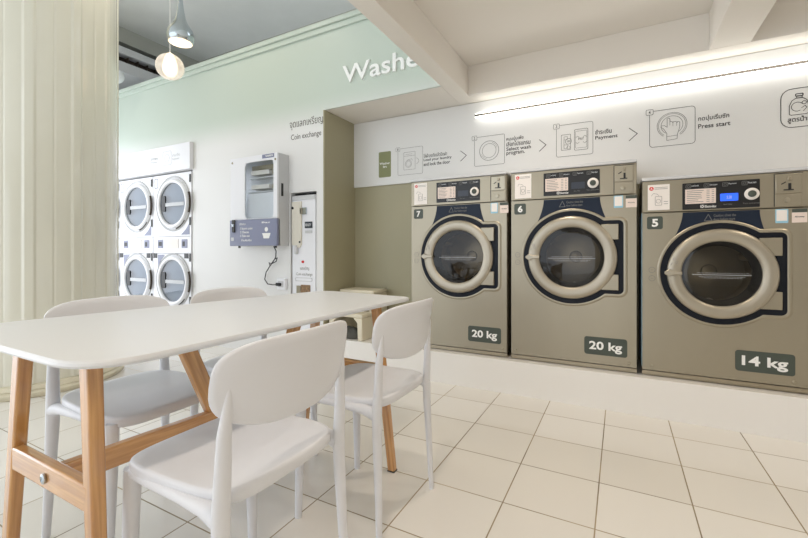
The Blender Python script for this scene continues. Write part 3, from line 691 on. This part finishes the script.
# ------------------------------------------------------------------ chairs
def chair(label, loc, rz):
    t = thing('dining_chair', label, 'chair', loc, rz, 'white chairs around the table')
    n = 56
    def sup(a, e): return math.copysign(abs(math.cos(a))**(2/e), math.cos(a)), math.copysign(abs(math.sin(a))**(2/e), math.sin(a))
    def seat_ring(r, dz, ex=4.6):
        ring = []
        for k in range(n):
            cx, cy = sup(2*PI*k/n, ex)
            x = .212*cx*r; y = .213*cy*r*(1-.05*(1-cx)/2)
            h = .508 - .014*max(0, 1-(x/.212)**2)*max(0, 1-abs(y/.213)**3) - .012*max(0, (x-.08)/.13)**2 + .006*max(0, -(x)/.2)
            ring.append((x+.012, y, h+dz))
        return ring
    s = MB().loops([seat_ring(.02, 0), seat_ring(.25, 0), seat_ring(.5, 0), seat_ring(.7, 0), seat_ring(.85, 0), seat_ring(.95, 0), seat_ring(.985, -.002), seat_ring(1, -.010), seat_ring(.995, -.032), seat_ring(.97, -.036), seat_ring(.94, -.018), seat_ring(.5, -.016), seat_ring(.02, -.016)])
    s.build('seat', 'plastic', t, ang=70)
    for sy in (-1, 1):
        MB().tube([(.176, sy*.186, .478), (.178, sy*.190, .32), (.180, sy*.2, 0)], [.021, .019, .0135], 14).build('leg', 'plastic', t, ang=70)
        pts = [(-.198, .216, 0), (-.190, .209, .2), (-.182, .204, .38), (-.180, .202, .47), (-.184, .201, .56), (-.186, .199, .64), (-.192, .197, .69), (-.197, .194, .74)]
        MB().tube([(a, sy*b, c) for a, b, c in pts], [.013, .0165, .0205, .022, .0195, .017, .013, .006], 14, sx=.72, up=(1, 0, 0)).build('leg', 'plastic', t, ang=70)
        MB().tube([(-.182, sy*.2, .462), (-.13, sy*.203, .474), (-.04, sy*.204, .477), (.08, sy*.199, .474), (.168, sy*.188, .472)], [.024, .018, .014, .014, .016], 12).build('side_rail', 'plastic', t, ang=70)
    # backrest: curved shell, flat top edge, rounded lower edge
    def back_ring(r, side):
        ring = []
        for k in range(n):
            a = 2*PI*k/n
            if math.sin(a) >= 0: cy, cz = sup(a, 4.2)
            else: cy, cz = sup(a, 2.7)
            y = .230*cy*r; z = .744 + (.098 if cz > 0 else .112)*cz*r
            z += -.010*(y/.226)**2*(.6 if cz > 0 else -.4)
            x = -.240 + (.058*(y/.226)**2) - .16*(z-.746)
            ring.append((x + side, y, z))
        return ring
    b = MB().loops([back_ring(.02, .006), back_ring(.4, .006), back_ring(.75, .006), back_ring(.96, .006), back_ring(1.0, .002), back_ring(1.0, -.002), back_ring(.96, -.006), back_ring(.75, -.006), back_ring(.4, -.006), back_ring(.02, -.006)])
    b.build('backrest', 'plastic', t, ang=70)
    return t
ch = chair('white plastic chair nearest the viewer, its back against the camera side of the table', (-.92, .772, 0), PI)
copy_thing(ch, (-.92, 1.392, 0), 'white plastic chair closest to the washers, right of the table', PI)
copy_thing(ch, (-1.61, .89, 0), 'white plastic chair tucked behind the table by the cream column', 0)
copy_thing(ch, (-1.54, 1.395, 0), 'white plastic chair behind the table in front of the coin machine wall', 0)

# ------------------------------------------------------------------ dryers
def dryer():
    W = .735
    t = thing('stacked_dryer', 'white stacked double dryer at the right end of its row', 'dryer', (-4.29-W, 2.92, 0), group='stacked dryers let into the wall')
    MB().box(0, W, .02, .75, 0, 1.94).build('cabinet', 'appliance', t)
    for zc, z0, z1 in ((1.585, 1.20, 1.94), (.680, .30, 1.0)):
        rr = rect_ring(.004, W-.004, z0+.003, z1-.004, .40, zc)
        MB().band_y(rr, radial(rr, .40, zc, .26), 0, .02).build('front_panel', 'appliance', t, smooth=False)
        MB().lathe([(.30, 0), (.315, -.006), (.32, -.012), (.325, 0)], c=(.40, 0, zc), axis='y', n=64).build('door_rim', 'appliance_grey', t)
        d = MB().lathe([(.248, .015), (.242, -.008), (.247, -.022), (.262, -.028), (.280, -.026), (.292, -.012), (.295, 0)], c=(.40, 0, zc), axis='y', n=72).build('door', 'appliance', t, ang=60)
        MB().lathe([(.244, -.006), (.16, -.010), (.08, -.012), (.002, -.0125)], c=(.40, 0, zc), axis='y', n=60).build('door_glass', 'dryer_glass', d, ang=80)
        MB().lathe([(.26, .016), (.25, .02), (.24, .45), (.02, .5)], c=(.40, 0, zc), axis='y', n=48, cap1=True).build('drum', 'dryer_drum', t, ang=40)
        MB().prism_y(rrect(.20, .27, zc-.09, zc+.10, .02), -.018, -.006).build('door_latch', 'rubber', d)
        MB().box(.27, .62, -.016, -.0127, zc-.03, zc+.012).build('glass_label', 'pale_print', d)
        hp = [(.40+.335*math.cos(a_), zc+.335*math.sin(a_)) for a_ in [-.35+.7*i/10 for i in range(11)]]
        MB().tube([(x, -.02, z) for x, z in hp], .012, 10).build('door_handle', 'grille', d)
        for k in (.23, -.26): MB().box(W-.035, W-.008, -.006, 0, zc+k, zc+k+.09).build('hinge', 'rubber', t)
        MB().stroke([(.34+.35*math.cos(a_), zc+.31*math.sin(a_)) for a_ in [-1.2+.5*i/8 for i in range(9)]], .016, -.002, t=.008).build('hinge_arc', 'grille', t)
    cp = MB().box(.004, W-.004, 0, .02, 1.003, 1.197).build('control_panel', 'appliance', t, bevel=.003)
    for x in (.10, .56): MB().box(x, x+.10, -.004, 0, 1.065, 1.165).build('coin_unit', 'lav', t)
    MB().box(.12, .18, -.006, -.004, 1.09, 1.14).box(.58, .62, -.006, -.004, 1.085, 1.14).build('coin_slot', 'rubber', cp)
    MB().box(.25, .50, -.004, 0, 1.06, 1.17).build('instruction_card', 'sticker', cp)
    for x in (.012, .61):
        MB().box(x, x+.07, -.005, 0, .945, 1.0).build('vent', 'rubber', t)
    st = MB().prism_y([(.55, 1.22), (.70, 1.22), (.70, 1.35), (.64, 1.28)], -.003, 0).build('corner_sticker', 'lav', t)
    MB().prism_y([(.10, .83), (.10, .985), (.24, .985), (.17, .93)], -.003, 0).build('corner_sticker', 'lav', t)
    MB().stroke(rrect(.035, .095, 1.79, 1.90, .008), .008, 0, True).build('number_frame', 'lav', t)
    return t
d1 = dryer()
copy_thing(d1, (-4.29-.735*2-.006, 2.92, 0), 'white stacked double dryer left of the end one, fully in view')
copy_thing(d1, (-4.29-.735*3-.012, 2.92, 0), 'white stacked double dryer mostly hidden behind the cream column')
def header():
    t = thing('dryer_sign_panel', 'white printed panel on the wall above the stacked dryers', 'sign', (-6.56, YG, 1.958))
    MB().box(0, 2.29, -.045, 0, 0, .305).build('board', 'appliance', t, bevel=.003)
    L = MB()
    for k in range(3):
        x = .95+k*.42
        L.stroke(rrect(x, x+.16, .08, .24, .02), .004, -.045, True).stroke(circ(x+.08, .16, .045, 24), .003, -.045, True)
    L.build('step_drawing', 'pale_print', t)
    for k, (a, b) in enumerate((('ใส่ผ้า', 'Load'), ('เลือกโปรแกรม', 'Program'), ('ชำระเงิน', 'Payment'))):
        x = 1.13+k*.42
        text('step_text', a, 'pale_print', t, x, x+.14, .165, .20, -.045); text('step_text', b, 'pale_print', t, x, x+.13, .12, .15, -.045)
header()

# ------------------------------------------------------------------ vending box, coin changer, socket
def vending():
    x0, y0, z0 = -3.462, 2.776, 1.080
    t = thing('vending_machine', 'white wall-mounted laundry supply vending box with lavender lower panel', 'vending machine', (x0, YG, z0))
    dy = y0-YG; W = .642; Ht = .873
    c = MB(); w0, w1, v0, v1 = .207, .592, 1.345-z0, 1.893-z0
    c.box(0, W, dy+.02, dy+.035, 0, .255).box(0, W, -.01, 0, 0, Ht).box(0, .02, dy+.02, -.01, 0, Ht).box(W-.02, W, dy+.02, -.01, 0, Ht).box(.02, W-.02, dy+.02, -.01, Ht-.02, Ht).box(.02, W-.02, dy+.035, -.01, 0, .02)
    c.build('cabinet', 'appliance_grey', t, bevel=.003)
    O = rrect(w0, w1, v0, v1, .035, 8)
    rr = rect_ring(0, W, .258, Ht, (w0+w1)/2, (v0+v1)/2)
    # door frame: match counts by sampling rounded rectangle radially
    cxm, czm = (w0+w1)/2, (v0+v1)/2
    def ray(a):
        d = Vector((math.cos(a), math.sin(a))); best = None
        m = len(O)
        for i in range(m):
            p = Vector(O[i])-Vector((cxm, czm)); q = Vector(O[(i+1) % m])-Vector((cxm, czm)); e = q-p
            den = d.x*e.y-d.y*e.x
            if abs(den) < 1e-9: continue
            tt = (p.x*e.y-p.y*e.x)/den; uu = (p.x*d.y-p.y*d.x)/den
            if tt > 0 and -1e-6 <= uu <= 1+1e-6: best = tt if best is None else max(best, tt)
        return (cxm+d.x*best, czm+d.y*best)
    inn = [ray(math.atan2(z-czm, x-cxm)) for x, z in rr]
    d = MB().band_y(rr, inn, dy, dy+.02).build('door', 'appliance', t, bevel=.004)
    MB().prism_y(O, dy+.006, dy+.010).build('window', 'clear_glass', d)
    MB().box(w0-.03, w1+.03, dy+.07, -.012, v0+.40, v0+.412).box(w0-.03, w1+.03, dy+.07, -.012, v0+.26, v0+.272).build('shelf', 'appliance_grey', t)
    MB().box(w0-.02, w1+.02, dy+.045, -.012, v0-.02, v0+.25).build('supply_bin', 'appliance', t)
    for k in range(2): MB().tube([(w1-.05, dy+.06, v0+.45-k*.14), (w1-.05, -.02, v0+.45-k*.14)], .03, 16).build('roller', 'steel', t)
    for k in range(2): MB().box(w0+.02, w1-.12, dy+.06, -.02, v0+.435-k*.14, v0+.475-k*.14).build('tissue_pack', 'sticker', t)
    MB().box(w0+.0, w1, dy+.09, -.012, v0+.485, v0+.53).build('light_bar', 'steel_dark', t)
    MB().box(.03, .05, dy+.03, dy+.05, v0+.03, v0+.5).box(W-.045, W-.03, dy+.03, dy+.05, v0+.03, v0+.5).build('interior_lamp', 'lamp_white', t)
    lg = MB().box(.448, .602, dy-.002, dy, .832, .868).build('maker_plate', 'lav', d)
    text('maker_plate_text', 'WASHBOX', 'white_print', lg, .49, .59, .842, .859, dy-.002, .02)
    p = MB().box(.0, W, dy-.008, dy+.02, .0, .256).build('lower_panel', 'lav', t, bevel=.004)
    text('panel_text', 'วิธีใช้เครื่อง', 'white_print', p, .14, .23, .205, .225, dy-.008)
    for k, s in enumerate(('1 Insert coins', '2 Choose', '3 Take out')):
        text('panel_text', s, 'white_print', p, .155, .155+(.17, .12, .13)[k], .16-k*.036, .182-k*.036, dy-.008, .01)
    text('panel_text', 'ห้ามคืนเงิน', 'white_print', p, .17, .31, .045, .068, dy-.008, .01)
    text('panel_text', 'Bag', 'white_print', p, .45, .56, .21, .23, dy-.008, .02)
    MB().prism_y(circ(.51, .155, .022, 20), dy-.009, dy-.008).prism_y([(.455, .12), (.565, .12), (.545, .07), (.475, .07)], dy-.009, dy-.008).build('hand_drawing', 'white_print', p)
    MB().prism_y(rrect(.022, .06, .05, .085, .006), dy-.009, dy-.008).build('panel_sticker', 'pale_print', p)
    lk = MB().box(.045, .085, dy-.02, dy-.008, .135, .26).build('coin_inlet', 'rubber', p, bevel=.004)
    MB().box(.05, .08, dy-.028, dy-.02, .19, .215).build('coin_return', 'chrome', lk)
    MB().box(W, W+.004, dy+.05, dy+.075, .47, .59).build('side_latch', 'rubber', t)
    for x in (.06, .56): MB().lathe([(.012, -.02), (.012, .0)], c=(x, dy+.06, 0), axis='z', n=16, cap0=True).build('foot', 'rubber', t)
    for (a, b) in ((.03, .83), (.618, .81)): MB().lathe([(.010, dy-.004), (.011, dy)], c=(a, 0, b), axis='y', n=16, cap0=True).build('door_screw', 'steel', d)
vending()

def coin_machine():
    x0 = -2.785; W = .287
    t = thing('coin_exchange_machine', 'tall narrow white coin changer recessed in the wall under its sign', 'coin machine', (x0, YG, 0))
    MB().box(0, W, .006, .3, 0, 1.558).build('cabinet', 'appliance', t, bevel=.004)
    MB().box(-.013, 0, .06, .3, 0, 1.585).box(-.013, W+.013, .06, .3, 1.558, 1.585).box(W, W+.013, .06, .3, 0, 1.585).build('recess_shade', 'dark', t)  # dark strips painting the shade in the gap round the changer
    MB().box(.004, W-.004, -.002, .006, 1.515, 1.554).build('top_band', 'appliance_grey', t, bevel=.002)
    c = MB().prism_y([(.008, 1.09), (.10, 1.06), (.125, 1.09), (.125, 1.50), (.008, 1.50)], -.012, .006).build('cream_cover', 'cream_cover', t, bevel=.003)
    MB().lathe([(.012, -.018), (.012, -.012)], c=(.022, 0, 1.44), axis='y', n=16, cap0=True).lathe([(.009, -.018), (.009, -.012)], c=(.112, 0, 1.115), axis='y', n=16, cap0=True).build('cover_lock', 'rubber', c)
    b = MB().box(.105, .185, -.008, .006, 1.375, 1.44).build('bill_acceptor', 'chrome', t, bevel=.003)
    MB().box(.11, .14, -.012, -.008, 1.38, 1.435).build('bill_slot', 'steel', b)
    dsp = MB().box(.165, .25, -.004, .006, 1.245, 1.305).build('display', 'lcd_off', t)
    text('display_text', 'READY', 'pale_print', dsp, .172, .243, 1.262, 1.288, -.004, .02)
    MB().box(.168, .248, -.003, .006, 1.198, 1.222).build('info_plate', 'appliance_grey', t)
    MB().box(.05, .08, -.025, .006, 1.0, 1.085).build('latch_handle', 'appliance_grey', t, bevel=.006)
    MB().lathe([(.012, .006), (.012, -.006), (.008, -.008)], c=(.137, 0, .928), axis='y', n=20, cap1=True).build('red_button', 'red_print', t)
    text('machine_text', 'แลกเหรียญ', 'faint_print', t, .10, .21, .845, .885, .006)
    text('machine_text', 'Coin exchange', 'faint_print', t, .05, .25, .79, .825, .006)
    MB().stroke(rrect(.043, .245, .745, .775, .008), .006, .006, True).build('slot_frame', 'appliance_grey', t)
    tr = MB().box(.115, .225, -.002, .006, .60, .71).build('coin_tray_picture', 'picture', t)
    MB().box(.06, .11, -.002, .006, .60, .70).build('coin_tray', 'steel', t)
coin_machine()
def coin_sign():
    t = thing('coin_exchange_sign', 'dark printed wall lettering reading Coin exchange above the coin changer', 'sign', (-2.61, YG, 2.13))
    text('thai_text', 'จุดแลกเหรียญ', 'soft_ink', t, -.20, .205, .06, .158, 0, 0)
    text('english_text', 'Coin exchange', 'soft_ink', t, -.185, .185, -.05, .018, 0, 0)
    text
coin_sign()
o = text('washer_lettering', 'Washer', 'letter', None, -2.172, -1.305, 2.515, 2.668, YG+.003, .012, depth=.02)
tag(o, 'large white raised letters reading Washer on the green wall', 'sign')

sk = thing('wall_socket', 'white wall socket box below the vending machine', 'socket', (-2.895, YG, .71))
MB().box(-.055, .055, -.035, 0, -.055, .055).build('socket_box', 'appliance', sk, bevel=.006)
MB().box(-.035, .035, -.037, -.035, -.03, .03).build('socket_plate', 'appliance_grey', sk, bevel=.002)
cb = MB().tube([(-2.93, 2.84, 1.075), (-2.905, 2.845, 1.03), (-2.925, 2.86, .97), (-2.985, 2.88, .92), (-2.97, 2.875, .935), (-3.03, 2.885, .88), (-3.09, 2.895, .82), (-3.115, 2.9, .75), (-3.07, 2.895, .705), (-2.99, 2.885, .70), (-2.93, 2.885, .705)], .0055, 8)
cb.tube([(-2.955, 2.875, .95), (-2.915, 2.87, .965), (-2.93, 2.87, .93), (-3.0, 2.88, .905), (-3.04, 2.885, .915), (-3.03, 2.885, .89), (-2.99, 2.88, .91)], .005, 8)
cable = thing('power_cable', 'thin black knotted cable hanging from the vending machine to the socket', 'cable', (0, 0, 0))
cb.build('cord', 'black', cable, ang=80)
MB().box(-2.945, -2.885, 2.875, 2.893, .692, .722).build('plug', 'black', cable, bevel=.004)

# ------------------------------------------------------------------ hanging lamps and air conditioner
def at(px, py, d):
    yaw = math.radians(28.07); s, c = math.sin(yaw), math.cos(yaw); l = (px-404)/405; u = (251-py)/405
    return Vector(((-s+c*l)*d, (c+s*l)*d, H+u*d))
p = at(180.5, 36, 3.2)
lp = thing('pendant_lamp', 'chrome teardrop pendant lamp hanging by the column', 'lamp', p, 0, 'pendant lamps under the high ceiling')
MB().lathe([(.082, -.055), (.093, -.04), (.098, -.015), (.097, .015), (.088, .045), (.068, .075), (.050, .105), (.037, .14), (.027, .19), (.019, .25), (.013, .32), (.010, .38)], n=48, cap1=True).build('shade', 'chrome', lp, ang=70)
MB().lathe([(.085, -.052), (.05, -.056), (.002, -.057)], n=40).build('diffuser', 'lamp_warm', lp, ang=70)
MB().tube([(0, 0, .37), (0, 0, ZU-p.z)], .003, 6).build('cord', 'black', lp)
p = at(170, 67, 3.3)
lp = thing('pendant_lamp', 'clear glass globe pendant lamp with glowing bulb on a white cord', 'lamp', p, 0, 'pendant lamps under the high ceiling')
prof = [(.03*0+.02, .108)]+[(.105*math.cos(a_), .102*math.sin(a_)) for a_ in [1.25-2.75*i/20 for i in range(21)]]
MB().lathe(prof, n=48).build('globe', 'frosted_glass', lp, ang=80)
bl = MB().lathe([(.02, .108), (.045, .05), (.055, 0), (.05, -.045), (.03, -.07), (.002, -.075)], n=32, cap0=True).build('bulb', 'lamp_warm', lp, ang=80)
MB().tube([(0, 0, .10), (0, 0, ZU-p.z)], .004, 8).build('cord', 'white_paint', lp)
p = at(116, 76, 4.9)
lp = thing('pendant_lamp', 'small white ball lamp half hidden behind the column', 'lamp', p, 0, 'pendant lamps under the high ceiling')
MB().lathe([(.085*math.cos(a_)+.0005, .085*math.sin(a_)) for a_ in [PI/2-PI*i/16 for i in range(17)]], n=32).build('globe', 'appliance', lp, ang=80)
MB().tube([(0, 0, .08), (0, 0, ZU-p.z)], .004, 8).build('cord', 'white_paint', lp)

ac = thing('air_conditioner', 'long white ceiling air conditioner with dark outlet grille on the left wall', 'air conditioner', (-6.65, 2.5, 3.36))
MB().box(0, .95, -1.4, 1.58, 0, .135).box(0, .95, -1.4, 1.58, .235, .33).box(0, .80, -1.4, 1.58, .135, .235).build('casing', 'appliance_grey', ac, bevel=.01)
gr = MB().box(.80, .83, -1.38, 1.56, .138, .232).build('outlet_grille', 'grille', ac)
sl = MB()
for k in range(24): sl.box(.83, .90, -1.36+k*.125, -1.352+k*.125, .14, .23)
sl.build('louvre', 'grille', gr)

# ------------------------------------------------------------------ light
w = bpy.data.worlds.new('daylight'); sc.world = w; w.use_nodes = True
bg = w.node_tree.nodes['Background']; bg.inputs[0].default_value = (.875, .93, 1.0, 1); bg.inputs[1].default_value = 2.0

def area(name, loc, rot, sx, sy, power, col):
    l = bpy.data.lights.new(name, 'AREA'); l.shape = 'RECTANGLE'; l.size = sx; l.size_y = sy; l.energy = power; l.color = col
    o = bpy.data.objects.new(name, l); COL.objects.link(o); o.location = loc; o.rotation_euler = rot
    return o
def spot(name, loc, power, col, r=.05):
    l = bpy.data.lights.new(name, 'SPOT'); l.energy = power; l.color = col; l.shadow_soft_size = r; l.spot_size = math.radians(150); l.spot_blend = .8
    o = bpy.data.objects.new(name, l); COL.objects.link(o); o.location = loc
    return o
WARM = (1, .87, .73)
for x, y in ((-.5, 2.35), (-.5, .6), (1.6, 2.2), (1.6, .4), (-.5, -1.4), (1.6, -1.4)):
    spot('downlight', (x, y, ZC-.03), 33, WARM)
for x, y, e in ((-3.25, 2.0, 34), (-5.2, 1.6, 14)):
    spot('high_downlight', (x, y, ZU-.05), e, WARM)
area('left_window_daylight', (-8.3, -.6, 1.5), (0, math.radians(-90), 0), 2.9, 6.5, 105, (.92, .94, 1))
area('led_upward_glow', (.95, YF-.06, 2.225), (PI, 0, 0), 4.0, .02, 1.3, (1, .98, .93))
area('led_glow', (.95, YF-.05, 2.2), (math.radians(60), 0, 0), 4.0, .02, 3, (1, .98, .93))

# ------------------------------------------------------------------ camera
cam = bpy.data.cameras.new('camera'); cam.sensor_width = 36; cam.lens = 405/808*36
cam.shift_y = -(269-251)/808; cam.clip_start = .02
co = bpy.data.objects.new('camera', cam); COL.objects.link(co)
co.location = (0, 0, H); co.rotation_euler = (PI/2, 0, math.radians(28.07))
sc.camera = co
sc.view_settings.view_transform = 'Standard'; sc.view_settings.look = 'None'
sc.view_settings.gamma = 1; sc.view_settings.use_curve_mapping = False
sc.view_settings.exposure = 0.0
